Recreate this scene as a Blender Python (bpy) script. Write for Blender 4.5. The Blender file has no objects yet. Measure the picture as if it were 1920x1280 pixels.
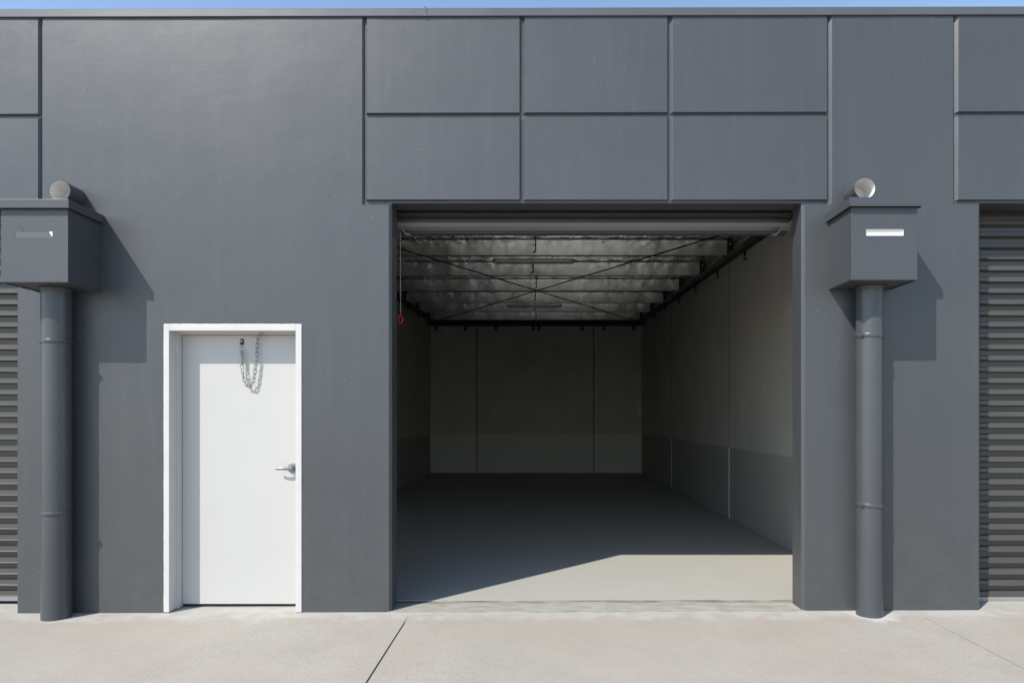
import bpy, bmesh, math, random
from mathutils import Vector, Matrix
random.seed(7)
S = 256.0            # facade units per metre
H0 = 363.5           # eye height in the same units
scene = bpy.context.scene
C = bpy.context.collection

# ------------------------------------------------------------ camera
cam = bpy.data.cameras.new('camera'); camo = bpy.data.objects.new('camera', cam); C.objects.link(camo)
camo.location = (0, -5.0, H0 / S); camo.rotation_euler = (math.radians(90), 0, 0)
cam.sensor_width = 36; cam.lens = 24.0; cam.shift_x = -43 / 1920; cam.shift_y = 142 / 1920
cam.clip_start = 0.05; cam.clip_end = 2000
scene.camera = camo
# ------------------------------------------------------------ light
sd = Vector((-0.955, -1.0, 1.472)).normalized()          # towards the sun
elev = math.asin(sd.z); az = math.atan2(sd.x, sd.y)
w = bpy.data.worlds.new('World'); scene.world = w; w.use_nodes = True
nt = w.node_tree; bg = nt.nodes['Background']
sky = nt.nodes.new('ShaderNodeTexSky'); sky.sky_type = 'NISHITA'; sky.sun_disc = False
sky.sun_elevation = elev; sky.sun_rotation = az; sky.altitude = 100
sky.air_density = 1.0; sky.dust_density = 0.3; sky.ozone_density = 0.4
nt.links.new(sky.outputs[0], bg.inputs[0]); bg.inputs[1].default_value = 0.15
sl = bpy.data.lights.new('sun', 'SUN'); sl.energy = 3.7; sl.angle = math.radians(0.5); sl.color = (1.0, 0.94, 0.855)
so = bpy.data.objects.new('sun', sl); C.objects.link(so); so.location = sd * 30
so.rotation_euler = (-sd).to_track_quat('-Z', 'Y').to_euler()
scene.view_settings.view_transform = 'Standard'; scene.view_settings.look = 'None'
scene.view_settings.exposure = 0.75; scene.view_settings.gamma = 1.0
scene.render.engine = 'CYCLES'
scene.cycles.max_bounces = 12; scene.cycles.diffuse_bounces = 12; scene.cycles.glossy_bounces = 5

# ------------------------------------------------------------ helpers
def W(X, z, h): return Vector((X / S, z / S, (h + H0) / S))
def G(X): return -363.96 + 0.00332 * max(-2600, min(2600, X))     # the ground falls a little to the left

def mat(name, c1, c2=None, scale=3.0, rough=0.6, metal=0.0, spec=0.5, bumps=(), specks=None, extra=None, rvar=0.0, stretch=(1, 1, 1), detail=5):
    m = bpy.data.materials.new(name); m.use_nodes = True
    t = m.node_tree; N = t.nodes; L = t.links
    b = N['Principled BSDF']; b.inputs['Roughness'].default_value = rough; b.inputs['Metallic'].default_value = metal
    b.inputs['Specular IOR Level'].default_value = spec
    co = N.new('ShaderNodeTexCoord'); mp = N.new('ShaderNodeMapping'); L.new(co.outputs['Object'], mp.inputs[0])
    # world-anchored coordinates: objects keep their verts relative to a root, good enough per object
    mp.inputs['Scale'].default_value = stretch
    c2 = c2 or c1
    n = N.new('ShaderNodeTexNoise'); n.inputs['Scale'].default_value = scale; n.inputs['Detail'].default_value = detail; n.inputs['Roughness'].default_value = 0.6
    L.new(mp.outputs[0], n.inputs['Vector'])
    rmp = N.new('ShaderNodeMapRange'); rmp.inputs[1].default_value = 0.32; rmp.inputs[2].default_value = 0.68; L.new(n.outputs[0], rmp.inputs[0])
    mx = N.new('ShaderNodeMix'); mx.data_type = 'RGBA'; mx.inputs[6].default_value = (*c1, 1); mx.inputs[7].default_value = (*c2, 1)
    L.new(rmp.outputs[0], mx.inputs[0]); col = mx.outputs[2]
    if specks:
        for (sc, r, cc) in specks:
            v = N.new('ShaderNodeTexVoronoi'); v.inputs['Scale'].default_value = sc; L.new(co.outputs['Object'], v.inputs['Vector'])
            lt = N.new('ShaderNodeMapRange'); lt.inputs[1].default_value = r * 0.6; lt.inputs[2].default_value = r; lt.inputs[3].default_value = 1; lt.inputs[4].default_value = 0
            L.new(v.outputs['Distance'], lt.inputs[0])
            m2 = N.new('ShaderNodeMix'); m2.data_type = 'RGBA'; m2.inputs[7].default_value = (*cc, 1)
            L.new(lt.outputs[0], m2.inputs[0]); L.new(col, m2.inputs[6]); col = m2.outputs[2]
    if extra: col = extra(t, co, col)
    L.new(col, b.inputs['Base Color'])
    if rvar:
        rr = N.new('ShaderNodeMapRange'); rr.inputs[3].default_value = rough - rvar; rr.inputs[4].default_value = rough + rvar
        n3 = N.new('ShaderNodeTexNoise'); n3.inputs['Scale'].default_value = scale * 1.7; L.new(mp.outputs[0], n3.inputs['Vector'])
        L.new(n3.outputs[0], rr.inputs[0]); L.new(rr.outputs[0], b.inputs['Roughness'])
    prev = None
    for (sc, st, dist, stc) in bumps:
        mm = N.new('ShaderNodeMapping'); mm.inputs['Scale'].default_value = stc; L.new(co.outputs['Object'], mm.inputs[0])
        nb = N.new('ShaderNodeTexNoise'); nb.inputs['Scale'].default_value = sc; nb.inputs['Detail'].default_value = 3; L.new(mm.outputs[0], nb.inputs['Vector'])
        bp = N.new('ShaderNodeBump'); bp.inputs['Strength'].default_value = st; bp.inputs['Distance'].default_value = dist
        L.new(nb.outputs[0], bp.inputs['Height'])
        if prev: L.new(prev, bp.inputs['Normal'])
        prev = bp.outputs[0]
    if prev: L.new(prev, b.inputs['Normal'])
    return m

def mixc(t, fac, a, bcol):
    m = t.nodes.new('ShaderNodeMix'); m.data_type = 'RGBA'; t.links.new(fac, m.inputs[0]); t.links.new(a, m.inputs[6]); m.inputs[7].default_value = (*bcol, 1)
    return m.outputs[2]
def math_(t, op, a, b=None, c=None, clamp=False):
    n = t.nodes.new('ShaderNodeMath'); n.operation = op; n.use_clamp = clamp
    for i, v in enumerate((a, b, c)):
        if v is None: continue
        if isinstance(v, (int, float)): n.inputs[i].default_value = v
        else: t.links.new(v, n.inputs[i])
    return n.outputs[0]
def xyz(t, co):
    s = t.nodes.new('ShaderNodeSeparateXYZ'); t.links.new(co.outputs['Object'], s.inputs[0]); return s.outputs
def noise(t, co, scale, detail=4, stretch=(1, 1, 1), lo=0.35, hi=0.65):
    mp = t.nodes.new('ShaderNodeMapping'); mp.inputs['Scale'].default_value = stretch; t.links.new(co.outputs['Object'], mp.inputs[0])
    n = t.nodes.new('ShaderNodeTexNoise'); n.inputs['Scale'].default_value = scale; n.inputs['Detail'].default_value = detail
    t.links.new(mp.outputs[0], n.inputs['Vector'])
    r = t.nodes.new('ShaderNodeMapRange'); r.inputs[1].default_value = lo; r.inputs[2].default_value = hi; t.links.new(n.outputs[0], r.inputs[0])
    return r.outputs[0]

ONE = (1, 1, 1)
def wall_extra(t, co, col):
    x, y, z = xyz(t, co)
    # dusty splash zone at the foot and faint drip marks under the capping
    low = math_(t, 'MULTIPLY', math_(t, 'SUBTRACT', 1.0, math_(t, 'DIVIDE', z, 0.9), clamp=True), noise(t, co, 5, 5))
    col = mixc(t, math_(t, 'MULTIPLY', low, 0.35), col, (0.085, 0.082, 0.078))
    top = math_(t, 'MULTIPLY', math_(t, 'DIVIDE', math_(t, 'SUBTRACT', z, 4.22), 0.12, clamp=True), noise(t, co, 9, 6, (1, 1, 3), 0.60, 0.8))
    col = mixc(t, math_(t, 'MULTIPLY', top, 0.3), col, (0.22, 0.21, 0.2))
    st = noise(t, co, 3.5, 5, (3, 1, .25), 0.5, 0.8)
    col = mixc(t, math_(t, 'MULTIPLY', st, 0.16), col, (0.10, 0.104, 0.11))
    bl = noise(t, co, 1.6, 3, ONE, 0.45, 0.75)
    col = mixc(t, math_(t, 'MULTIPLY', bl, 0.22), col, (0.038, 0.044, 0.048))
    fine = noise(t, co, 90, 3, ONE, 0.35, 0.65)
    col = mixc(t, math_(t, 'MULTIPLY', fine, 0.16), col, (0.13, 0.137, 0.145))
    return col
M = {}
M['wall'] = mat('charcoal_render_paint', (0.0415, 0.0455, 0.051), (0.048, 0.052, 0.056), 0.9, 0.40, 0, 0.58,
                bumps=((2.2, 0.16, 0.03, ONE), (75, 0.09, 0.004, ONE), (170, 0.26, 0.0024, ONE)),
                specks=((6.5, 0.022, (0.3, 0.3, 0.3)), (5.3, 0.018, (0.03, 0.03, 0.03))), extra=wall_extra, rvar=0.05)
M['head'] = mat('charcoal_sheet_metal_paint', (0.051, 0.0565, 0.063), (0.0565, 0.061, 0.066), 2, 0.42, 0, 0.5, bumps=((4, 0.1, 0.01, ONE), (260, 0.12, 0.001, ONE)), specks=((9, 0.02, (0.25, 0.25, 0.25)),))
M['pipe'] = mat('charcoal_pipe_paint', (0.051, 0.057, 0.065), (0.058, 0.063, 0.070), 3, 0.33, 0, 0.5, bumps=((14, 0.15, 0.008, (1, 1, .3)), (240, 0.12, 0.001, ONE)), specks=((11, 0.02, (0.25, 0.25, 0.25)),))
M['cap'] = mat('capping_metal', (0.095, 0.10, 0.104), (0.12, 0.122, 0.122), 1.2, 0.34, 0.35, 0.5, stretch=(0.6, 1, 1), bumps=((1.1, 0.3, 0.04, (1, 1, .2)),), rvar=0.08)
M['white'] = mat('white_door_paint', (0.455, 0.447, 0.434), (0.442, 0.434, 0.421), 1.5, 0.35, 0, 0.5, bumps=((2.0, 0.08, 0.01, ONE), (300, 0.06, 0.001, ONE)))
M['frame'] = mat('white_frame_paint', (0.52, 0.51, 0.495), (0.485, 0.475, 0.46), 6, 0.4, 0, 0.5, bumps=((60, 0.1, 0.001, ONE),))
M['pvc'] = mat('white_pvc', (0.68, 0.67, 0.65), (0.6, 0.58, 0.55), 12, 0.5)
M['slotgrey'] = mat('pale_grey_patch', (0.085, 0.088, 0.092), (0.075, 0.078, 0.083), 20, 0.5)
M['slotwhite'] = mat('white_slot_metal', (0.78, 0.78, 0.75), (0.66, 0.65, 0.62), 14, 0.5)
M['steel'] = mat('brushed_steel', (0.3, 0.3, 0.3), (0.22, 0.22, 0.22), 40, 0.35, 0.9)
M['chain'] = mat('zinc_chain', (0.30, 0.30, 0.29), (0.24, 0.24, 0.23), 60, 0.45, 0.35)
M['black'] = mat('black_steel_paint', (0.012, 0.012, 0.012), (0.018, 0.017, 0.015), 8, 0.55, 0, 0.3, bumps=((30, 0.1, 0.002, ONE),))
M['bolt'] = mat('zinc_bolt', (0.5, 0.5, 0.48), None, 8, 0.4, 0.3)
M['gap'] = mat('dark_rubber_and_gap', (0.02, 0.018, 0.017), None, 8, 0.8)
M['seal'] = mat('dark_grey_seal', (0.045, 0.044, 0.042), None, 8, 0.7)
M['red'] = mat('red_plastic', (0.42, 0.012, 0.02), (0.36, 0.01, 0.015), 30, 0.4)
M['cord'] = mat('grey_cord', (0.35, 0.33, 0.3), None, 30, 0.8)
M['curtain'] = mat('steel_curtain_paint', (0.054, 0.052, 0.0485), (0.064, 0.062, 0.058), 2.2, 0.42, 0, 0.5, stretch=(0.3, 1, 4), bumps=((18, 0.1, 0.002, (1, 1, 5)),), specks=((8, 0.02, (0.3, 0.3, 0.28)),), rvar=0.06)
M['rail'] = mat('aluminium_rail', (0.17, 0.16, 0.15), (0.15, 0.14, 0.13), 5, 0.45, 0.1, stretch=(0.3, 1, 1))
M['railbright'] = mat('bright_aluminium_rail', (0.27, 0.27, 0.265), (0.22, 0.22, 0.215), 5, 0.45, 0.1, stretch=(0.3, 1, 1))
M['galv'] = mat('galvanised_steel', (0.68, 0.68, 0.67), (0.92, 0.92, 0.91), 3.0, 0.23, 1.0, stretch=(1.6, 1, 1), bumps=((2.6, 0.45, 0.03, (1, 1, .5)), (13, 0.3, 0.004, (1.5, 1, .6))), rvar=0.06)
M['foil'] = mat('silver_insulation_foil', (0.75, 0.75, 0.74), (0.85, 0.85, 0.84), 3, 0.28, 1.0, bumps=((4.5, 1.0, 0.07, (1.6, 1, 1)), (14, 0.8, 0.025, ONE)), rvar=0.08)
M['wire'] = mat('wire', (0.45, 0.45, 0.44), None, 8, 0.4, 0.8)
M['lens'] = mat('frosted_lens', (0.42, 0.42, 0.4), (0.36, 0.36, 0.35), 10, 0.3)
M['sealant'] = mat('joint_sealant', (0.62, 0.61, 0.57), (0.5, 0.49, 0.46), 20, 0.6)
M['darkjoint'] = mat('open_joint', (0.05, 0.05, 0.048), (0.08, 0.08, 0.075), 20, 0.8)

def ground_extra(t, co, col):
    x, y, z = xyz(t, co)
    fine = noise(t, co, 80, 5, ONE, 0.35, 0.65)
    col = mixc(t, math_(t, 'MULTIPLY', fine, 0.42), col, (0.21, 0.195, 0.17))
    mid = noise(t, co, 14, 6, (1, 1, 1), 0.45, 0.75)
    col = mixc(t, math_(t, 'MULTIPLY', mid, 0.30), col, (0.37, 0.345, 0.305))
    big = noise(t, co, 0.8, 4, (1, 1.4, 1), 0.4, 0.7)
    col = mixc(t, math_(t, 'MULTIPLY', big, 0.5), col, (0.33, 0.28, 0.235))
    # pale cement slurry wiped along the foot of the wall
    e = math_(t, 'ADD', y, math_(t, 'MULTIPLY', noise(t, co, 3.5, 6, ONE, 0.2, 0.8), 0.22))
    s = math_(t, 'MULTIPLY', math_(t, 'DIVIDE', math_(t, 'ADD', e, 0.12), 0.12, clamp=True), noise(t, co, 7, 5, ONE, 0.25, 0.6))
    col = mixc(t, math_(t, 'MULTIPLY', s, 0.7), col, (0.40, 0.395, 0.375))
    # paler ring round the foot of the right downpipe
    dx = math_(t, 'SUBTRACT', x, 2.42); dy = math_(t, 'ADD', y, 0.12)
    d = math_(t, 'SQRT', math_(t, 'ADD', math_(t, 'MULTIPLY', dx, dx), math_(t, 'MULTIPLY', dy, dy)))
    rg = math_(t, 'DIVIDE', math_(t, 'SUBTRACT', 0.22, math_(t, 'ADD', d, math_(t, 'MULTIPLY', noise(t, co, 12, 4), 0.06))), 0.09, clamp=True)
    col = mixc(t, math_(t, 'MULTIPLY', rg, 0.8), col, (0.46, 0.46, 0.445))
    return col
M['ground'] = mat('broom_finished_concrete', (0.325, 0.307, 0.265), (0.375, 0.354, 0.309), 2.2, 0.75, 0, 0.3,
                  bumps=((2.5, 0.15, 0.02, ONE), (110, 0.35, 0.004, ONE), (320, 0.3, 0.002, ONE)),
                  specks=((13, 0.03, (0.14, 0.13, 0.12)), (31, 0.035, (0.2, 0.19, 0.17))), extra=ground_extra)
def thr_extra(t, co, col):
    x, y, z = xyz(t, co)
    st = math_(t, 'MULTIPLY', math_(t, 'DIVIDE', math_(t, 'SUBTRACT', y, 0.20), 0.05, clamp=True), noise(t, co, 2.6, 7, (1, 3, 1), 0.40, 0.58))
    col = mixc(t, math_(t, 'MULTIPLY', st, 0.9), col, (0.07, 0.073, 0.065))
    g = noise(t, co, 6, 7, (1, 2.5, 1), 0.45, 0.7)
    col = mixc(t, math_(t, 'MULTIPLY', g, 0.55), col, (0.17, 0.175, 0.135))
    f = noise(t, co, 120, 4, ONE, 0.35, 0.7)
    return mixc(t, math_(t, 'MULTIPLY', f, 0.35), col, (0.2, 0.19, 0.17))
M['threshold'] = mat('rough_threshold_concrete', (0.38, 0.37, 0.315), (0.31, 0.30, 0.26), 5, 0.85, 0, 0.3, bumps=((60, 0.6, 0.008, ONE), (240, 0.4, 0.003, ONE)), extra=thr_extra)
def floor_extra(t, co, col):
    f = noise(t, co, 70, 4, ONE, 0.35, 0.65)
    col = mixc(t, math_(t, 'MULTIPLY', f, 0.35), col, (0.32, 0.315, 0.285))
    g = noise(t, co, 1.1, 5, ONE, 0.4, 0.7)
    return mixc(t, math_(t, 'MULTIPLY', g, 0.3), col, (0.38, 0.37, 0.33))
M['floor'] = mat('trowelled_floor_concrete', (0.345, 0.34, 0.308), (0.365, 0.358, 0.325), 1.5, 0.62, 0, 0.4, bumps=((2, 0.08, 0.01, ONE), (180, 0.15, 0.0015, ONE)), specks=((17, 0.025, (0.15, 0.15, 0.14)),), extra=floor_extra)
def conc_extra(flip):
    def f(t, co, col):
        x, y, z = xyz(t, co)
        n = noise(t, co, 2.2, 7, (1, 1, .6), 0.35, 0.7)
        col = mixc(t, math_(t, 'MULTIPLY', n, 0.5), col, (0.38, 0.36, 0.325))
        fn = noise(t, co, 45, 5, ONE, 0.4, 0.62)
        col = mixc(t, math_(t, 'MULTIPLY', fn, 0.55), col, (0.34, 0.345, 0.31))
        band = math_(t, 'LESS_THAN', math_(t, 'ADD', z, math_(t, 'MULTIPLY', noise(t, co, 4, 2), 0.004)), 1.0)
        return mixc(t, math_(t, 'MULTIPLY', band, 0.85), col, flip)
    return f
CB = ((1.6, 0.2, 0.03, ONE), (90, 0.3, 0.004, ONE))
M['side_conc'] = mat('grey_precast_side', (0.60, 0.575, 0.52), (0.52, 0.495, 0.45), 1.4, 0.6, 0, 0.3, bumps=CB, specks=((12, 0.02, (0.5, 0.48, 0.45)), (9, .02, (.1, .1, .1))), extra=conc_extra((0.32, 0.315, 0.285)))
M['back_conc'] = mat('grey_precast_back', (0.54, 0.535, 0.50), (0.58, 0.57, 0.53), 1.4, 0.75, 0, 0.3, bumps=CB, specks=((12, 0.02, (0.45, 0.43, 0.4)),), extra=conc_extra((0.6, 0.59, 0.53)))
M['roof'] = mat('roof_sheet', (0.4, 0.41, 0.42), None, 3, 0.5, 0.3)

def link(name, me, m, parent=None, loc=None):
    o = bpy.data.objects.new(name, me); C.objects.link(o)
    if m and not me.materials: me.materials.append(m)
    if parent is not None: o.parent = parent
    return o
def root_loc(parent):
    v = Vector((0, 0, 0)); p = parent
    while p is not None:
        v += p.location; p = p.parent
    return v
def finish(bm, name, m, parent=None, smooth=False, bevel=0, autos=None):
    off = root_loc(parent)
    if off.length: bmesh.ops.translate(bm, verts=bm.verts, vec=-off)
    bmesh.ops.recalc_face_normals(bm, faces=bm.faces)
    if bevel:
        es = [e for e in bm.edges if len(e.link_faces) == 2 and e.calc_face_angle(0) > 0.6]
        bmesh.ops.bevel(bm, geom=es, offset=bevel / S, segments=2, affect='EDGES', profile=0.6, clamp_overlap=True)
    me = bpy.data.meshes.new(name); bm.to_mesh(me); bm.free()
    if smooth:
        for p in me.polygons: p.use_smooth = True
    o = link(name, me, m, parent)
    if smooth and autos:
        try:
            me.set_sharp_from_angle(angle=math.radians(autos))
        except Exception: pass
    return o
def empty(name, loc, label, cat, group=None):
    o = bpy.data.objects.new(name, None); C.objects.link(o); o.location = loc; o.empty_display_size = 0.2
    o['label'] = label; o['category'] = cat
    if group: o['group'] = group
    return o
def quadbox(bm, pts):                   # 8 points: bottom ring then top ring
    v = [bm.verts.new(p) for p in pts]
    for f in ((0, 3, 2, 1), (4, 5, 6, 7), (0, 1, 5, 4), (1, 2, 6, 5), (2, 3, 7, 6), (3, 0, 4, 7)): bm.faces.new([v[i] for i in f])
def abox(bm, x0, x1, z0, z1, h0, h1):
    quadbox(bm, [W(x0, z0, h0), W(x1, z0, h0), W(x1, z1, h0), W(x0, z1, h0), W(x0, z0, h1), W(x1, z0, h1), W(x1, z1, h1), W(x0, z1, h1)])
def box(name, x0, x1, z0, z1, h0, h1, m, parent=None, bevel=0):
    bm = bmesh.new(); abox(bm, x0, x1, z0, z1, h0, h1); return finish(bm, name, m, parent, bevel=bevel)
def atube(bm, pts, r, seg=12, closed=False, caps=True):
    """tube along world points, r in metres"""
    n = len(pts); rings = []; up = None
    for i, p in enumerate(pts):
        if closed: d = pts[(i + 1) % n] - pts[(i - 1) % n]
        else: d = pts[min(i + 1, n - 1)] - pts[max(i - 1, 0)]
        d.normalize()
        if up is None:
            up = d.orthogonal().normalized()
        else:
            up = (up - d * up.dot(d)); up = up.normalized() if up.length > 1e-6 else d.orthogonal().normalized()
        s = d.cross(up)
        rr = r[i] if isinstance(r, (list, tuple)) else r
        rings.append([bm.verts.new(p + (up * math.cos(a) + s * math.sin(a)) * rr) for a in [2 * math.pi * k / seg for k in range(seg)]])
    m = n if closed else n - 1
    for i in range(m):
        a = rings[i]; b = rings[(i + 1) % n]
        # find best twist alignment for closing ring
        sh = 0
        if closed and i == n - 1:
            sh = min(range(seg), key=lambda q: (a[0].co - b[q].co).length)
        for k in range(seg):
            bm.faces.new([a[k], a[(k + 1) % seg], b[(k + 1 + sh) % seg], b[(k + sh) % seg]])
    if caps and not closed:
        bm.faces.new(rings[0][::-1]); bm.faces.new(rings[-1])
def tube(name, pts, r, m, parent=None, seg=12, **k):
    bm = bmesh.new(); atube(bm, pts, r, seg, **k); return finish(bm, name, m, parent, smooth=True, autos=40)
def alathe_z(bm, cx, ch, prof, seg=32):      # axis along depth; prof: [(z, radius)]
    rings = []
    for (z, r) in prof:
        rings.append([bm.verts.new(W(cx + r * math.cos(2 * math.pi * k / seg), z, ch + r * math.sin(2 * math.pi * k / seg))) for k in range(seg)])
    for a, b in zip(rings, rings[1:]):
        for k in range(seg): bm.faces.new([a[k], a[(k + 1) % seg], b[(k + 1) % seg], b[k]])
    return rings
def alathe_h(bm, cx, cz, prof, seg=40):      # vertical axis; prof: [(h, radius)]
    rings = []
    for (h, r) in prof:
        rings.append([bm.verts.new(W(cx + r * math.cos(2 * math.pi * k / seg), cz + r * math.sin(2 * math.pi * k / seg), h)) for k in range(seg)])
    for a, b in zip(rings, rings[1:]):
        for k in range(seg): bm.faces.new([a[k], a[(k + 1) % seg], b[(k + 1) % seg], b[k]])
    return rings

# ------------------------------------------------------------ setting: ground, threshold, floor
def ground():
    bm = bmesh.new()
    J = [(-232, 2.1), (704, 1.0), (-1172, 2.1), (1640, 2.1)]
    xs = {-60000, -2600, -1700, -500, 0, 300, 1200, 2600, 60000}
    deep = set()
    for c, wd in J:
        a = [c - wd / 2 - .4, c - wd / 2, c + wd / 2, c + wd / 2 + .4]
        xs.update(a); deep.update(a[1:3])
    xs = sorted(xs); ys = [-60000, -3000, -1500, -600, -200, -14, -12, 75, 76, 60000]
    vs = {}
    for i, x in enumerate(xs):
        for j, y in enumerate(ys):
            h = G(x)
            if x in deep and j < 5 and j > 0: h -= 4
            if j >= 8: h -= 14
            vs[i, j] = bm.verts.new(W(x, y, h))
    for i in range(len(xs) - 1):
        for j in range(len(ys) - 1):
            bm.faces.new([vs[i, j], vs[i + 1, j], vs[i + 1, j + 1], vs[i, j + 1]])
    o = finish(bm, 'ground', M['ground']); o['kind'] = 'structure'
    # joint shadows come from the real saw cuts; a strip of old sealant lies in them
    bm = bmesh.new()
    for c, wd in J:
        abox(bm, c - wd / 2 - .1, c + wd / 2 + .1, -2900, -16, G(c) - 5.5, G(c) - 1.0 if wd > 2 else G(c) - .5)
    f = finish(bm, 'ground_joint', M['gap']); f['kind'] = 'structure'
ground()
def threshold():
    bm = bmesh.new(); n = 80; x0, x1 = -276, 508
    rows = [(-11, -2.5), (-9.5, 1.0), (0, 1.1), (20, 1.2), (45, 1.3), (60, .9), (74, .9)]
    V = []
    for zz, dh in rows:
        r = []
        for i in range(n + 1):
            x = x0 + (x1 - x0) * i / n
            jz = random.uniform(-.5, .5) if zz == -9.5 else 0
            jh = random.uniform(-.15, .15) if dh > 0 else 0
            r.append(bm.verts.new(W(x, zz + jz, G(x) + dh + jh)))
        V.append(r)
    for a, b in zip(V, V[1:]):
        for i in range(n): bm.faces.new([a[i], a[i + 1], b[i + 1], b[i]])
    o = finish(bm, 'threshold', M['threshold']); o['kind'] = 'structure'
threshold()
fl = box('floor', -690, 705, 74.5, 3230, -400, -363.1, M['floor']); fl['kind'] = 'structure'

# ------------------------------------------------------------ the building
bld = empty('warehouse', (0, 0, 0), 'long charcoal painted concrete warehouse with grooved panels above its open roller door bay', 'building')

GR = 5.0; CH = 4.3
vg = [(-2098, -2089), (-1804, -1795), (-1509, -1498), (-1232, -1221), (-932, -923), (-324, -315), (-29, -18), (248, 259), (547.5, 557), (784, 794), (1079, 1090), (1356, 1367), (1655, 1665)]
regions = [(-1804, -923), (-324, 557), (784, 1665)]
opens = [(-1744, -974), (-269, 501), (837, 1602)]
HT, HM, HB = 762, (561, 571), (397, 408)
OPH = 402.4; BOT = -380.0; DOOR = (-695, -437, 174)
def facade():
    xs = {-2600, 2450, DOOR[0], DOOR[1]}; hs = {BOT, HT, DOOR[2], OPH, 752, -200, 0, 300, 480, 660, -363}
    grooves = []       # outer x0,x1,h0,h1
    for (a, b) in vg:
        inreg = [r for r in regions if r[0] <= a and b <= r[1]]
        if not inreg: continue
        cl, cr = (4.6, 2.2) if a < -200 else (2.0, 5.6)      # splays set uneven to shape the lit and dark groove edges
        grooves.append((a, b, HB[0], 900, cl, cr, 5.2, 2.2))
    for (a, b) in regions:
        l_, r_ = (4.6 if a < -200 else 2.0), (2.2 if b < -200 else 5.6)
        grooves.append((a, b, HM[0], HM[1], l_, r_, 5.4, 2.2)); grooves.append((a, b, HB[0], HB[1], l_, r_, 4.6, 2.2))
    for (a, b, c, d, cl, cr, cb, ct) in grooves:
        xs.update((a, a + cl, b - cr, b)); hs.update((c, c + cb, d - ct, min(d, HT)))
    for (a, b) in opens: xs.update((a - 5, a, b, b + 5))
    for x in range(-2500, 2450, 100): xs.add(x)
    hs = {h for h in hs if h <= HT}
    xs = sorted(xs); hs = sorted(hs)
    def depth(x, h):
        dd = 0.0
        for (a, b, c, d, cl, cr, cb, ct) in grooves:
            fx = min((x - a) / cl, (b - x) / cr, 1); fh = min((h - c) / cb, (d - h) / ct if d < 890 else 1, 1)
            dd = max(dd, GR * min(fx, fh))
        if h < HB[0] + 4:
            for (a, b) in opens:
                if a - 5 < x <= a: dd = max(dd, x - a + 5)
                elif b <= x < b + 5: dd = max(dd, b + 5 - x)
        return dd
    def hole(xa, xb, ha, hb):
        x = (xa + xb) / 2; h = (ha + hb) / 2
        if DOOR[0] < x < DOOR[1] and h < DOOR[2]: return 'd'
        for (a, b) in opens:
            if a < x < b and h < OPH: return 'o'
        return None
    def sh(x, h): return h + 0.0026 * x * max(0, min(1, (h - 408) / 150)) if h > 408 else h
    bm = bmesh.new(); F = {}; B = {}
    def fv(i, j):
        if (i, j) not in F: F[i, j] = bm.verts.new(W(xs[i], depth(xs[i], hs[j]), sh(xs[i], hs[j])))
        return F[i, j]
    def bv(i, j):
        if (i, j) not in B: B[i, j] = bm.verts.new(W(xs[i], 48, sh(xs[i], hs[j])))
        return B[i, j]
    nx, nh = len(xs) - 1, len(hs) - 1
    solid = {(i, j): hole(xs[i], xs[i + 1], hs[j], hs[j + 1]) is None for i in range(nx) for j in range(nh)}
    for (i, j), s in solid.items():
        if not s: continue
        bm.faces.new([fv(i, j), fv(i + 1, j), fv(i + 1, j + 1), fv(i, j + 1)])
        bm.faces.new([bv(i, j + 1), bv(i + 1, j + 1), bv(i + 1, j), bv(i, j)])
        for (di, dj, p, q) in ((-1, 0, (i, j), (i, j + 1)), (1, 0, (i + 1, j), (i + 1, j + 1)), (0, -1, (i, j), (i + 1, j)), (0, 1, (i, j + 1), (i + 1, j + 1))):
            if not solid.get((i + di, j + dj), False):
                bm.faces.new([fv(*p), fv(*q), bv(*q), bv(*p)])
    return finish(bm, 'front_wall', M['wall'], bld)
facade()

def capping(x0, x1, name='parapet_capping'):
    def t(x): return 0.0026 * x
    bm = bmesh.new(); nseg = max(2, int((x1 - x0) / 60))
    prof = [(8, 751), (-3.2, 750.3), (-3.6, 751.2), (-3.4, 764.5), (-2.4, 765.6), (60, 770), (60, 745)]
    rings = []
    for k in range(nseg + 1):
        x = x0 + (x1 - x0) * k / nseg
        wv = 0.5 * math.sin(x * 0.011) + 0.35 * math.sin(x * 0.037 + 1)
        rings.append([bm.verts.new(W(x, z + (wv * .35 if z < 0 else 0), h + t(x) + (wv * .25 if z < 0 else 0))) for z, h in prof])
    for a, b in zip(rings, rings[1:]):
        for k in range(len(prof) - 1): bm.faces.new([a[k], b[k], b[k + 1], a[k + 1]])
    bm.faces.new(rings[0]); bm.faces.new(rings[-1][::-1])
    return finish(bm, name, M['cap'], bld)
capping(-2602, -204.5); capping(-203.6, 2452)
bm = bmesh.new(); abox(bm, -206.5, -202.5, -4.6, 20, 749.2, 766.2); finish(bm, 'capping_joint', M['cap'], bld)

ZB = 3194
def pb(z): return 549 + 0.0292 * (z - 1034)        # underside of the purlins
# concrete walls round the open bay
box('side_wall', 700, 740, 48.5, ZB + 40, -400, 730, M['side_conc'], bld)
box('side_wall', -725, -685, 48.5, ZB + 40, -400, 730, M['side_conc'], bld)
box('back_wall', -684.7, 699.7, ZB, ZB + 40, -400, 730, M['back_conc'], bld)
box('outer_wall', -2600, -2560, 48.5, ZB + 40, -400, 730, M['wall'], bld)
box('outer_wall', 2410, 2450, 48.5, ZB + 40, -400, 730, M['wall'], bld)
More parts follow.
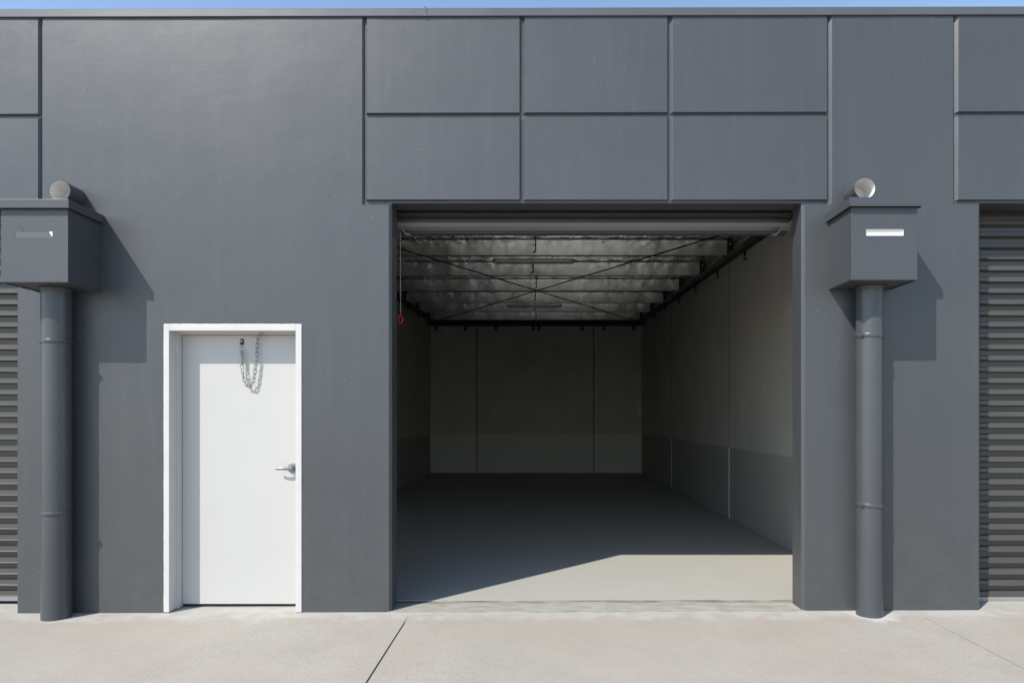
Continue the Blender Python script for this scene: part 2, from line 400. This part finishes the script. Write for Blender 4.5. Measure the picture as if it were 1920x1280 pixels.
# wall joints
for z in (1181, 2220):
    bm = bmesh.new(); wd = 5
    abox(bm, 698.0, 700.5, z - wd, z + wd, -363, -108); finish(bm, 'joint_sealant', M['sealant'], bld)
    bm = bmesh.new(); abox(bm, 699.4, 700.6, z - 1.5, z + 1.5, -108, 600); finish(bm, 'wall_joint', M['darkjoint'], bld)
    bm = bmesh.new(); abox(bm, -685.6, -684.4, z - 1.5, z + 1.5, -363, 600); finish(bm, 'wall_joint', M['darkjoint'], bld)
for x in (-381, 385):
    bm = bmesh.new(); abox(bm, x - 3, x + 3, ZB - 1, ZB + .5, -363, 600); finish(bm, 'wall_joint', M['darkjoint'], bld)
# roof sheet and foil
def slab(name, x0, x1, z0, z1, ha, hb, th, m, seg=1):
    bm = bmesh.new()
    quadbox(bm, [W(x0, z0, ha), W(x1, z0, ha), W(x1, z1, hb), W(x0, z1, hb), W(x0, z0, ha + th), W(x1, z0, ha + th), W(x1, z1, hb + th), W(x0, z1, hb + th)])
    return finish(bm, name, m, bld)
slab('roof', -2559, 2409, 48.5, ZB + 60, pb(48) + 58, pb(ZB + 60) + 58, 14, M['roof'])
def foil():
    bm = bmesh.new(); nx, nz = 110, 220; V = []
    for j in range(nz + 1):
        z = 48.6 + (ZB - 48.6) * j / nz
        ph = ((z - 1034) / 384.0) % 1.0
        sag = math.sin(math.pi * ph) * 5
        V.append([bm.verts.new(W(-684 + 1383 * i / nx, z, pb(z) + 57 - sag + random.uniform(-.8, .8) + 1.2 * math.sin(i * .9 + j * .13))) for i in range(nx + 1)])
    for a, b in zip(V, V[1:]):
        for i in range(nx): bm.faces.new([a[i], a[i + 1], b[i + 1], b[i]])
    finish(bm, 'insulation', M['foil'], bld, smooth=True)
foil()
def wires():
    bm = bmesh.new()
    for x in range(-670, 690, 38):
        pts = []
        for j in range(0, 50):
            z = 60 + (ZB - 70) * j / 49; ph = ((z - 1034) / 384.0) % 1.0
            pts.append(W(x + random.uniform(-2, 2), z, pb(z) + 53 - math.sin(math.pi * ph) * 6))
        atube(bm, pts, 0.7 / S, 4)
    finish(bm, 'safety_mesh', M['wire'], bld)
wires()
# purlins
def purlin(z):
    b = pb(z); off = 19; bm = bmesh.new()
    prof = [(z + off, b + 5), (z + off, b), (z, b), (z, b + 51), (z + off, b + 51), (z + off, b + 46)]
    inner = [(z + off - .6, b + 5), (z + off - .6, b + .6), (z + .6, b + .6), (z + .6, b + 50.4), (z + off - .6, b + 50.4), (z + off - .6, b + 46)]
    pr = prof + inner[::-1]; n = len(pr)
    # a slightly wavy web so that reflections break up along its length
    R = []; K = 90
    for k in range(K + 1):
        x = -651 + 1302 * k / K; wv = .35 * math.sin(k * .55 + z) + random.uniform(-.1, .1)
        R.append([bm.verts.new(W(x, zz + (wv if abs(zz - z) < 1 else 0), hh)) for zz, hh in pr])
    for a, c in zip(R, R[1:]):
        for q in range(n): bm.faces.new([a[q], c[q], c[(q + 1) % n], a[(q + 1) % n]])
    for Rk in (R[0], R[-1]):
        for q in range(5): bm.faces.new([Rk[q], Rk[q + 1], Rk[n - 2 - q], Rk[n - 1 - q]])
    p = finish(bm, 'purlin', M['galv'], bld)
    for s, (x0, x1) in ((1, (651.5, 670)), (-1, (-654, -635.5) if False else (-670, -651.5))):
        bm = bmesh.new(); abox(bm, x0, x1, z - 3, z - 1, b - 2, b + 62); abox(bm, (x0 if s > 0 else x1 - 2), (x0 + 2 if s > 0 else x1), z - 1, z + 16, b - 2, b + 62)
        c = finish(bm, 'cleat', M['black'], p)
        for hh in (b + 12, b + 38):
            bm = bmesh.new(); rr = alathe_z(bm, (x0 + x1) / 2, hh, [(z - 5.2, 2.8), (z - 3, 2.8)], 6); bm.faces.new(rr[0]); finish(bm, 'bolt', M['bolt'], c)
    bm = bmesh.new(); cx = random.uniform(-8, 8)
    abox(bm, cx - 2.2, cx + 2.2, z - 3, z - .4, b + 10, b + 60)
    abox(bm, cx - 7, cx - 2.2, z - 2.6, z - .6, b + 10, b + 14); abox(bm, cx - 9, cx - 6, z - 2.6, z - .6, b + 4, b + 12)
    abox(bm, cx - 8, cx - 3.4, z - 3.4, z - .8, b + 32, b + 36.5)
    finish(bm, 'bridging_bracket', M['black'], p)
for k in range(-2, 6): purlin(1034 + 384 * k)
def rafter(x0, x1, side):
    bm = bmesh.new(); z0, z1 = 60, ZB - 40
    quadbox(bm, [W(x0, z0, pb(z0) - 17), W(x1, z0, pb(z0) - 17), W(x1, z1, pb(z1) - 17), W(x0, z1, pb(z1) - 17), W(x0, z0, pb(z0) - .8), W(x1, z0, pb(z0) - .8), W(x1, z1, pb(z1) - .8), W(x0, z1, pb(z1) - .8)])
    r = finish(bm, 'rafter', M['black'], bld)
    for rr in (1.2, 1.45, 1.704, 1.959, 2.227, 2.483, 2.738, 2.99, 3.24):
        z = 1280 * (rr - 1); b = pb(z) - 17
        bm = bmesh.new(); xa = x1 - 6 if side > 0 else x0; abox(bm, xa - 1, xa + 7, z - 5, z - 3.5, b - 28, b + 3); abox(bm, xa - 1, xa + 7, z - 12, z - 5, b - 28, b - 24)
        g = finish(bm, 'bracket', M['black'], r)
        bm = bmesh.new(); q = alathe_z(bm, xa + 3, b - 18, [(z - 7, 2), (z - 5, 2)], 6); bm.faces.new(q[0]); finish(bm, 'bolt', M['bolt'], g)
rafter(646, 672, 1); rafter(-656, -630, -1)
bm = bmesh.new(); abox(bm, -684, 699, ZB - 39.5, ZB - 22, 594, 642); abox(bm, -684, 699, ZB - 52, ZB - 39.5, 594, 597); eb = finish(bm, 'end_beam', M['black'], bld)
for px in (817, 872, 929, 1000, 1011, 1092, 1132, 1189):
    x = (px - 1003) * 3.45; z = ZB - 43
    bm = bmesh.new(); abox(bm, x - 9, x + 9, z, z + 3, 563, 598); g = finish(bm, 'bracket', M['black'], eb)
    bm = bmesh.new(); q = alathe_z(bm, x, 578, [(z - 2.5, 4), (z - .01, 4)], 6); bm.faces.new(q[0]); finish(bm, 'bolt', M['bolt'], g)
for s in (1, -1):
    a = W(-634 * s, 500, pb(500) - 8); b = W(648 * s, 2995, pb(2995) - 8)
    if s < 0: a = a + Vector((0, 0, -.022)); b = b + Vector((0, 0, -.022))
    tube('brace_rod', [a, b], 2.5 / S, M['black'], bld, 8)

# small box and plate on the side wall at the back corner
jb = empty('junction_box', W(672, ZB - 12, 30), 'small dark junction box on the back wall beside the right corner of the open bay', 'junction box')
box('box_cover', 668, 694, ZB - 10, ZB, 8, 54, M['back_conc'], jb, bevel=1)
tubex = box('conduit', 678, 684, ZB - 6, ZB, 54.2, 560, M['back_conc'], jb)

# ------------------------------------------------------------ roller doors
def curtain(name, x0, x1, z, h0, h1, parent, m):
    bm = bmesh.new(); pts = []; h = h0; per = 22.1
    # one rib: overhanging face with a flared lower lip, then a recess in its own shade
    while h < h1:
        for dh, dz in ((0, -0.6), (0.7, -2.8), (2.8, -0.5), (9.2, -.1), (10.7, 2.2), (11.0, 6.8), (11.6, 7.8), (20.9, 7.8), (21.6, 6.5)):
            if h + dh <= h1: pts.append((z + dz, h + dh))
        h += per
    rows = []; K = max(2, int((x1 - x0) / 120))
    for zz, hh in pts: rows.append([bm.verts.new(W(x0 + (x1 - x0) * k / K, zz, hh)) for k in range(K + 1)])
    for a, b in zip(rows, rows[1:]):
        for k in range(K): bm.faces.new([a[k], a[k + 1], b[k + 1], b[k]])
    return finish(bm, name, m, parent)
def drum(rd, x0, x1):
    bm = bmesh.new(); seg = 32; R = []
    for x in (x0, x1): R.append([bm.verts.new(W(x, 135 + 52 * math.cos(a), 486 + 52 * math.sin(a))) for a in [2 * math.pi * k / seg for k in range(seg)]])
    for k in range(seg): bm.faces.new([R[0][k], R[0][(k + 1) % seg], R[1][(k + 1) % seg], R[1][k]])
    bm.faces.new(R[0][::-1]); bm.faces.new(R[1]); finish(bm, 'drum', M['curtain'], rd, smooth=True, autos=40)
def roller(x0, x1, closed):
    rd = bpy.data.objects.new('roller_door', None); C.objects.link(rd); rd.parent = bld; rd.location = W((x0 + x1) / 2, 64, -363)
    if closed:
        rd['label'] = 'closed ribbed roller door'
        curtain('curtain', x0, x1, 64, -353, 432, rd, M['curtain'])
        bm = bmesh.new(); abox(bm, x0, x1, 61, 68, -360.5, -352.8); finish(bm, 'bottom_rail', M['railbright'], rd, bevel=.8)
        bm = bmesh.new(); abox(bm, x0, x1, 63.5, 67.5, -362.6, -360.6); finish(bm, 'seal', M['gap'], rd)
    else:
        rd['label'] = 'roller door rolled fully up'
        curtain('curtain', x0 + 3, x1 - 3, 66, 371.5, 432, rd, M['curtain'])
        bm = bmesh.new(); prof = [(60, 374), (60.4, 382), (70, 382.3), (73, 372), (70, 368.5)]
        A = [bm.verts.new(W(x0 + 5, z, h)) for z, h in prof]; B = [bm.verts.new(W(x1 - 5, z, h)) for z, h in prof]; n = len(prof)
        for k in range(n): bm.faces.new([A[k], B[k], B[(k + 1) % n], A[(k + 1) % n]])
        bm.faces.new(A[::-1]); bm.faces.new(B); finish(bm, 'bottom_rail', M['rail'], rd)
        bm = bmesh.new(); abox(bm, x0 + 8, x1 - 8, 73.4, 90, 364, 367); abox(bm, x0 + 8, x1 - 8, 73.3, 77, 366.8, 372); finish(bm, 'seal', M['seal'], rd)
        drum(rd, x0, x1)
        for s, X in ((1, -262), (-1, 492)):
            pts = [(0, 371), (3, 365), (6, 360), (11, 357), (16, 357)]; bm = bmesh.new(); prev = None
            if s < 0: pts = [(p[0] + 8, p[1]) for p in pts]; pts = [(-8 + 8, 372)] + pts
            for dx, h in pts:
                cur = [bm.verts.new(W(X + s * dx, 60, h)), bm.verts.new(W(X + s * dx, 72, h)), bm.verts.new(W(X + s * (dx + 1), 72, h + 2.8)), bm.verts.new(W(X + s * (dx + 1), 60, h + 2.8))]
                if prev:
                    for k in range(4): bm.faces.new([prev[k], cur[k], cur[(k + 1) % 4], prev[(k + 1) % 4]])
                else: bm.faces.new(cur[::-1])
                prev = cur
            bm.faces.new(prev); finish(bm, 'stop_bracket', M['rail'], rd)
    for X in ((x0 - 6, x0 + 8), (x1 - 8, x1 + 6)):
        bm = bmesh.new(); abox(bm, X[0], X[1], 55, 58, -362, 430); abox(bm, X[0], X[1], 74, 77, -362, 430)
        if closed: finish(bm, 'guide', M['curtain'], rd)
        else: bm.free()
    return rd
roller(-1752, -966, True); roller(829, 1610, True); roller(-276, 508, False)
for X0, X1 in ((-285, -281.5), (513, 516.5)):
    pass

# ------------------------------------------------------------ white door
door = bpy.data.objects.new('door', None); C.objects.link(door); door.parent = bld; door.location = W(-566, 30, -363)
bm = bmesh.new()
def fr_box(a, b, c, d, e, f): abox(bm, a, b, c, d, e, f)
fr_box(-695.0, -685, -2.2, 23, -364.6, 174.0)
fr_box(-695.0, -681, 23, 52, -364.6, 174.0)
fr_box(-448, -437.2, -2.2, 23, -364.6, 174.0)
fr_box(-452, -437.2, 23, 52, -364.6, 174.0)
fr_box(-685, -448, -2.2, 23, 162, 174.0)
fr_box(-681, -452, 23, 52, 158.6, 174.0)
finish(bm, 'door_frame', M['frame'], door, bevel=.5)
# rough bead of paint and caulk where frame meets wall
bm = bmesh.new()
def bead(p0, p1):
    n = 46; pts = []; rr = []
    for k in range(n + 1):
        t = k / n; pts.append(W(p0[0] + (p1[0] - p0[0]) * t + random.uniform(-.12, .12), -.2, p0[1] + (p1[1] - p0[1]) * t + random.uniform(-.25, .25))); rr.append(random.uniform(.45, .8) / S)
    atube(bm, pts, rr, 6)
bead((-695.4, -363), (-695.4, 174)); bead((-436.9, -363), (-436.9, 174)); bead((-695, 174.4), (-437, 174.4))
finish(bm, 'caulk_bead', M['frame'], door, smooth=True)
leaf = box('door_leaf', -680.4, -452.6, 38, 48, -359.8, 158.0, M['white'], door, bevel=.5)
bm = bmesh.new(); abox(bm, -680, -453, 40.5, 47, -363.4, -360.0); finish(bm, 'door_gap_shade', M['gap'], door)  # dark strip standing in for the shade in the gap under the leaf
# lever handle
hx, hh = -467.5, -98
bm = bmesh.new(); r1 = alathe_z(bm, hx, hh, [(37.9, 9.3), (36.2, 9.3), (35.2, 8.4), (35.0, 5.2), (30, 4.6), (26, 4.4), (24.8, 3.2)], 28); bm.faces.new(r1[-1])
hd = finish(bm, 'handle', M['steel'], door, smooth=True, autos=35)
bm = bmesh.new(); prev = None
for (dx, z, hw, zw) in ((3, 27, 3.0, 2.4), (-4, 26, 3.0, 2.2), (-12, 24.0, 2.6, 1.8), (-20, 24.0, 2.5, 1.6), (-28, 26, 2.4, 1.5)):
    cur = [bm.verts.new(W(hx + dx, z + zw * math.cos(a), hh + hw * math.sin(a) - .2)) for a in [2 * math.pi * k / 12 for k in range(12)]]
    if prev:
        for k in range(12): bm.faces.new([prev[k], cur[k], cur[(k + 1) % 12], prev[(k + 1) % 12]])
    else: bm.faces.new(cur)
    prev = cur
bm.faces.new(prev[::-1]); finish(bm, 'handle_lever', M['steel'], door, smooth=True, autos=50)

# chain hanging in front of the door leaf
ch = empty('door_chain', W(-550, 36, 140), 'steel chain with spring looped from the top of the white door to its frame', 'chain')
def CW(cx, cy, z):               # crop pixel -> world point at depth z
    r = 1 + z / 1280.0; x = 420 + cx / 8.53; y = 610 + cy / 8.53
    return W((x - 1003) * r, z, (782 - y) * r)
c0 = CW(290, 255, 37)
bm = bmesh.new(); p = CW(290, 255, 37); X0 = p.x * S; Hh = p.z * S - H0
abox(bm, X0 - 3, X0 + 3, 36.4, 37.9, Hh - 5, Hh + 4.6); abox(bm, X0 - 3, X0 + 1.5, 31, 36.4, Hh - 6, Hh - 4.6)
finish(bm, 'bracket', M['black'], ch)
bm = bmesh.new(); q = alathe_z(bm, X0, Hh, [(35.4, 1.6), (36.4, 1.6)], 8); bm.faces.new(q[0]); finish(bm, 'bolt', M['bolt'], ch)
bm = bmesh.new()
a = CW(285, 400, 30); b = CW(285, 640, 30); pts = []; turns = 13; n = turns * 10
for k in range(n + 1):
    t = k / n; an = 2 * math.pi * turns * t; c = a.lerp(b, t); pts.append(c + Vector((math.cos(an), math.sin(an), 0)) * (2.3 / S))
atube(bm, pts, .5 / S, 5)
for dx in (-26, 22):
    atube(bm, [CW(285 + dx, 385, 30), CW(285 + dx, 660, 30)], .36 / S, 6)
def ring(bm, c, rad, r, nrm=Vector((0, 1, 0)), seg=18):
    u = nrm.orthogonal().normalized(); v = nrm.cross(u)
    atube(bm, [c + (u * math.cos(t) + v * math.sin(t)) * rad for t in [2 * math.pi * k / seg for k in range(seg)]], r, 6, closed=True)
ring(bm, CW(268, 368, 30), 2.6 / S, .45 / S); ring(bm, CW(288, 660, 30), 3.4 / S, .5 / S)
ring(bm, CW(282, 330, 32), 2.6 / S, .5 / S, Vector((.8, .6, 0)))
finish(bm, 'spring', M['chain'], ch, smooth=True)
path = [CW(615, 128, 24), CW(548, 165, 27), CW(535, 240, 29), CW(530, 340, 29.5), CW(522, 465, 30), CW(510, 600, 30), CW(505, 650, 30), CW(487, 790, 30), CW(475, 850, 30), CW(460, 910, 30), CW(432, 950, 30), CW(395, 985, 30), CW(345, 935, 30), CW(315, 860, 30), CW(303, 785, 30), CW(290, 695, 30)]
seglen = []; tot = 0
for i in range(len(path) - 1): seglen.append((path[i + 1] - path[i]).length); tot += seglen[-1]
def at(d):
    for i, s in enumerate(seglen):
        if d <= s or i == len(seglen) - 1: return path[i].lerp(path[i + 1], min(1, d / s))
        d -= s
pitch = 8.2 / S; nl = int(tot / pitch); pitch = tot / nl
bm = bmesh.new()
for i in range(nl):
    A_ = at(i * pitch); B_ = at((i + 1) * pitch); d = (B_ - A_).normalized(); c = (A_ + B_) / 2
    side = d.cross(Vector((0, 1, 0))).normalized(); fw = Vector((0, 1, 0))
    ang = (0.25 if i % 2 else math.pi / 2 - .2); u = side * math.cos(ang) + fw * math.sin(ang)
    hl = 3.2 / S; wd = 2.5 / S; pts = []
    for k in range(8): t = math.pi * k / 7 - math.pi / 2; pts.append(c + d * (hl + wd * math.cos(t)) + u * (wd * math.sin(t)))
    for k in range(8): t = math.pi * k / 7 + math.pi / 2; pts.append(c + d * (-hl + wd * math.cos(t)) + u * (wd * math.sin(t)))
    atube(bm, pts, .75 / S, 6, closed=True)
finish(bm, 'chain_links', M['chain'], ch, smooth=True)
bm = bmesh.new(); ring(bm, CW(618, 126, 24), 2.4 / S, .6 / S); atube(bm, [CW(618, 126, 24), W(CW(618, 126, 24).x * S, 24.5, 158.8)], .8 / S, 6); finish(bm, 'screw_eye', M['chain'], ch)

# ------------------------------------------------------------ rainwater heads, stub pipes, downpipes
def head(xc0, xc1, lid0, lid1, hb, ht, lt, slot, label, left):
    r = empty('rainwater_head', W((xc0 + xc1) / 2, 0, hb), label, 'rainwater head', 'box rainwater heads on the front wall')
    bm = bmesh.new(); zf = -90; s0, s1, s2, s3 = slot
    xs = [xc0, s0, s1, xc1]; hs = [hb, s2, s3, ht]; V = {}
    for i in range(4):
        for j in range(4): V[i, j] = bm.verts.new(W(xs[i], zf, hs[j]))
    for i in range(3):
        for j in range(3):
            if (i, j) != (1, 1): bm.faces.new([V[i, j], V[i + 1, j], V[i + 1, j + 1], V[i, j + 1]])
    bk = {(i, j): bm.verts.new(W(xs[i], -.3, hs[j])) for i in (0, 3) for j in (0, 3)}
    bm.faces.new([V[0, 0], V[0, 1], V[0, 2], V[0, 3], bk[0, 3], bk[0, 0]]); bm.faces.new([V[3, 3], V[3, 2], V[3, 1], V[3, 0], bk[3, 0], bk[3, 3]])
    bm.faces.new([V[3, 0], V[2, 0], V[1, 0], V[0, 0], bk[0, 0], bk[3, 0]]); bm.faces.new([V[0, 3], V[1, 3], V[2, 3], V[3, 3], bk[3, 3], bk[0, 3]])
    body = finish(bm, 'head_box', M['head'], r)
    bm = bmesh.new()      # folded seams: along the foot and the side at the wall
    abox(bm, xc0 - .7, xc1 + .7, zf - .9, zf - .05, hb - .6, hb + 1.4)
    abox(bm, xc1 + .03, xc1 + .9, zf + .1, -1, hb - .6, hb + 1.2); abox(bm, xc0 - .9, xc0 - .03, zf + .1, -1, hb - .6, hb + 1.2)
    n = 40                # lumpy bead of sealant under the foot
    for zz in (-88.5,):
        pts = [W(xc0 + 1 + (xc1 - xc0 - 2) * k / n, zz, hb - .8 + random.uniform(-.3, .3)) for k in range(n + 1)]; atube(bm, pts, [random.uniform(.5, 1.5) / S for _ in pts], 6)
    for xx in (xc0 + 1, xc1 - 1):
        pts = [W(xx, -88 + 86 * k / n, hb - .8 + random.uniform(-.3, .3)) for k in range(n + 1)]; atube(bm, pts, [random.uniform(.5, 1.6) / S for _ in pts], 6)
    finish(bm, 'seam', M['head'], r)
    # pocket of the overflow slot
    dz = .3 if left else 3.2
    bm = bmesh.new(); z1 = zf + dz
    f = [bm.verts.new(W(x, zf + .02, h)) for x, h in ((s0, s2), (s1, s2), (s1, s3), (s0, s3))]; g = [bm.verts.new(W(x, z1, h)) for x, h in ((s0, s2), (s1, s2), (s1, s3), (s0, s3))]
    bm.faces.new(g)
    for k in range(4): bm.faces.new([f[k], f[(k + 1) % 4], g[(k + 1) % 4], g[k]])
    sl_ = finish(bm, 'overflow_slot', M['slotgrey'] if left else M['slotwhite'], r)
    if left:
        bm = bmesh.new(); zz = z1 - .2; v = [bm.verts.new(W(x, zz, h)) for x, h in ((s1 - 6, s3 - .3), (s1 - .2, s3 - .3), (s1 - .2, s2 + 1.5), (s1 - 1.6, s2 + 2.4))]
        bm.faces.new(v); finish(bm, 'white_patch', M['slotwhite'], sl_)  # small white triangle at the right end of the slot
        pts = [W(s0 + 4 + 11 * math.sin(t) , zf - .15, s3 + 9 - 9 * (1 - math.cos(t))) for t in [k * .13 for k in range(13)]]
        bm = bmesh.new(); atube(bm, pts, .28 / S, 4); finish(bm, 'loose_wire', M['black'], r)
    # lid with folded drip edge
    bm = bmesh.new(); abox(bm, lid0, lid1, -98, -.2, ht + 1.2, lt)
    lid = finish(bm, 'lid', M['head'], r, bevel=.6)
    bm = bmesh.new(); abox(bm, lid0, lid1, -98, -96.6, ht - .6, ht + 1.25); abox(bm, lid0, lid0 + 1.4, -96.6, -.3, ht - .6, ht + 1.25); abox(bm, lid1 - 1.4, lid1, -96.6, -.3, ht - .6, ht + 1.25)
    finish(bm, 'lid_edge', M['head'], r)
head(-931, -814, -938.5, -807.5, 236, 363, 377.5, (-906, -841, 313, 323.5), 'charcoal box rainwater head left of the white door, its slot painted grey', True)
head(551, 666.5, 545.5, 672, 240, 366, 381, (577, 642.5, 316.3, 327.5), 'charcoal box rainwater head right of the open bay, with a white slot in its front', False)
def stub(cx, chh, label):
    r = empty('overflow_pipe', W(cx, 0, chh), label, 'pipe', 'short overflow pipes above the rainwater heads')
    bm = bmesh.new(); alathe_z(bm, cx, chh, [(-.05, 19.6), (-43, 19.6), (-43.4, 19.2), (-43.2, 18.4)], 40); finish(bm, 'pipe', M['pipe'], r, smooth=True, autos=40)
    bm = bmesh.new(); q = alathe_z(bm, cx, chh, [(-43.2, 18.4), (-2, 18.4)], 40); bm.faces.new(q[-1]); finish(bm, 'pipe_lining', M['pvc'], r, smooth=True, autos=40)
stub(-861, 410, 'short open grey pipe with white inside, poking out above the left rainwater head')
stub(598, 414.5, 'short open grey pipe with white inside, poking out above the right rainwater head')
def downpipe(cx, R, hs, top, label, lug):
    cz = -28; b = G(cx) - 1.0
    r = empty('downpipe', W(cx, cz, b), label, 'downpipe', 'round downpipes below the rainwater heads')
    bm = bmesh.new(); n = 40; prof = []
    for k in range(n + 1):
        h = b + (top - b) * k / n; prof.append((h, R + .12 * math.sin(k * 1.3) + .08 * math.sin(k * .37)))
    q = alathe_h(bm, cx, cz, prof, 56); bm.faces.new(q[0]); bm.faces.new(q[-1]); finish(bm, 'pipe', M['pipe'], r, smooth=True, autos=50)
    bm = bmesh.new(); alathe_h(bm, cx, cz, [(top + .5, R + 1), (top - 3, R + 2.2), (top - 5, R + .2)], 40); finish(bm, 'collar', M['head'], r, smooth=True)
    for hc in hs:
        bm = bmesh.new(); seg = 56; rings = []
        prof = [(-3.2, R + .1), (-3.4, R + 1.0), (-2.4, R + 1.5), (2.4, R + 1.5), (3.4, R + 1.0), (3.2, R + .1)]
        for dh, rad in prof:
            rings.append([bm.verts.new(W(cx + rad * math.cos(t), cz + rad * math.sin(t), hc + dh - lug * -1.6 * math.cos(t) * (1 if lug < 0 else .3))) for t in [2 * math.pi * k / seg for k in range(seg)]])
        for a, c in zip(rings, rings[1:]):
            for k in range(seg): bm.faces.new([a[k], a[(k + 1) % seg], c[(k + 1) % seg], c[k]])
        cl = finish(bm, 'clamp', M['pipe'], r, smooth=True, autos=40)
        t = math.radians(-35 if lug > 0 else 215); dr = Vector((math.cos(t), math.sin(t)))
        X = cx + dr.x * (R + 2.2); Z = cz + dr.y * (R + 2.2)
        bm = bmesh.new()
        u = Vector((-dr.y, dr.x))
        for s in (-2.2, 1.0):
            cxx, czz = X + u.x * s, Z + u.y * s
            P = [(cxx - dr.x * 2.4, czz - dr.y * 2.4), (cxx + dr.x * 2.4, czz + dr.y * 2.4), (cxx + dr.x * 2.4 + u.x * 1.1, czz + dr.y * 2.4 + u.y * 1.1), (cxx - dr.x * 2.4 + u.x * 1.1, czz - dr.y * 2.4 + u.y * 1.1)]
            quadbox(bm, [W(x, z, hc - 3.2) for x, z in P] + [W(x, z, hc + 3) for x, z in P])
        atube(bm, [W(X - u.x * 4, Z - u.y * 4, hc), W(X + u.x * 4, Z + u.y * 4, hc)], 1.2 / S, 8)
        finish(bm, 'clamp_bolt', M['pipe'], cl)
        box('clamp_arm', cx - 3, cx + 3, cz + R + 1.2, -.4, hc - 2.5, hc + 2.5, M['pipe'], cl)
    return r
downpipe(-877.6, 24.2, (138, -174), 235.4, 'round charcoal downpipe standing between the left roller door and the white door', 1)
downpipe(613.5, 23.0, (148, -160), 239.4, 'round charcoal downpipe standing between the open bay and the right roller door', -1)

# ------------------------------------------------------------ light fittings and pull cord
def fitting(z, h, L, label):
    r = empty('light_fitting', W(-5, z + 15, h + 10), label, 'light fitting', 'batten lights under the roof of the open bay')
    def stad(x0, x1, z0, z1, h0, h1, name, m):
        bm = bmesh.new(); rad = (z1 - z0) / 2; cz = (z0 + z1) / 2; P = []
        for k in range(13): t = -math.pi / 2 + math.pi * k / 12; P.append((x1 - rad + rad * math.cos(t), cz + rad * math.sin(t)))
        for k in range(13): t = math.pi / 2 + math.pi * k / 12; P.append((x0 + rad + rad * math.cos(t), cz + rad * math.sin(t)))
        a = [bm.verts.new(W(x, z, h0)) for x, z in P]; b = [bm.verts.new(W(x, z, h1)) for x, z in P]; n = len(P)
        bm.faces.new(a); bm.faces.new(b)
        for k in range(n): bm.faces.new([a[k], a[(k + 1) % n], b[(k + 1) % n], b[k]])
        return finish(bm, name, m, r, bevel=.6)
    stad(-5 - L / 2, -5 + L / 2, z, z + 30, h + 6, h + 13, 'housing', M['galv'])
    stad(-5 - L / 2 + 4, -5 + L / 2 - 4, z + 4, z + 26, h, h + 5.9, 'diffuser', M['lens'])
    for k in range(5):
        x = -5 - L / 2 + 14 + (L - 28) * k / 4
        box('clip', x - 2.2, x + 2.2, z - 1.6, z + 5, h + 1, h + 9, M['bolt'], r)
    for x in (-70, 60): box('hanger', x - 1.5, x + 1.5, z + 12, z + 15, h + 13, h + 62, M['galv'], r)
fitting(1108, 541, 291, 'long batten light under the bay roof, nearer the opening of the two')
fitting(2298, 578, 291, 'long batten light deep in the bay, the further of the two, near the brace crossing')
pc = empty('pull_cord', W(-265.5, 68, 192), 'thin pull cord with a red loop at the left side of the open bay', 'pull cord')
tube('cord', [W(-265.5, 68, 366), W(-265.7, 68, 280), W(-265.2, 68, 203)], .55 / S, M['cord'], pc, 6)
bm = bmesh.new(); n = 28
atube(bm, [W(-265.5 + 4.0 * math.cos(t), 68 + .8 * math.sin(t), 193 + 7.2 * math.sin(t)) for t in [2 * math.pi * k / n for k in range(n)]], 1.25 / S, 8, closed=True)
atube(bm, [W(-265.5, 68, 199.5), W(-265.3, 68, 204)], 1.5 / S, 8)
finish(bm, 'loop_handle', M['red'], pc, smooth=True)
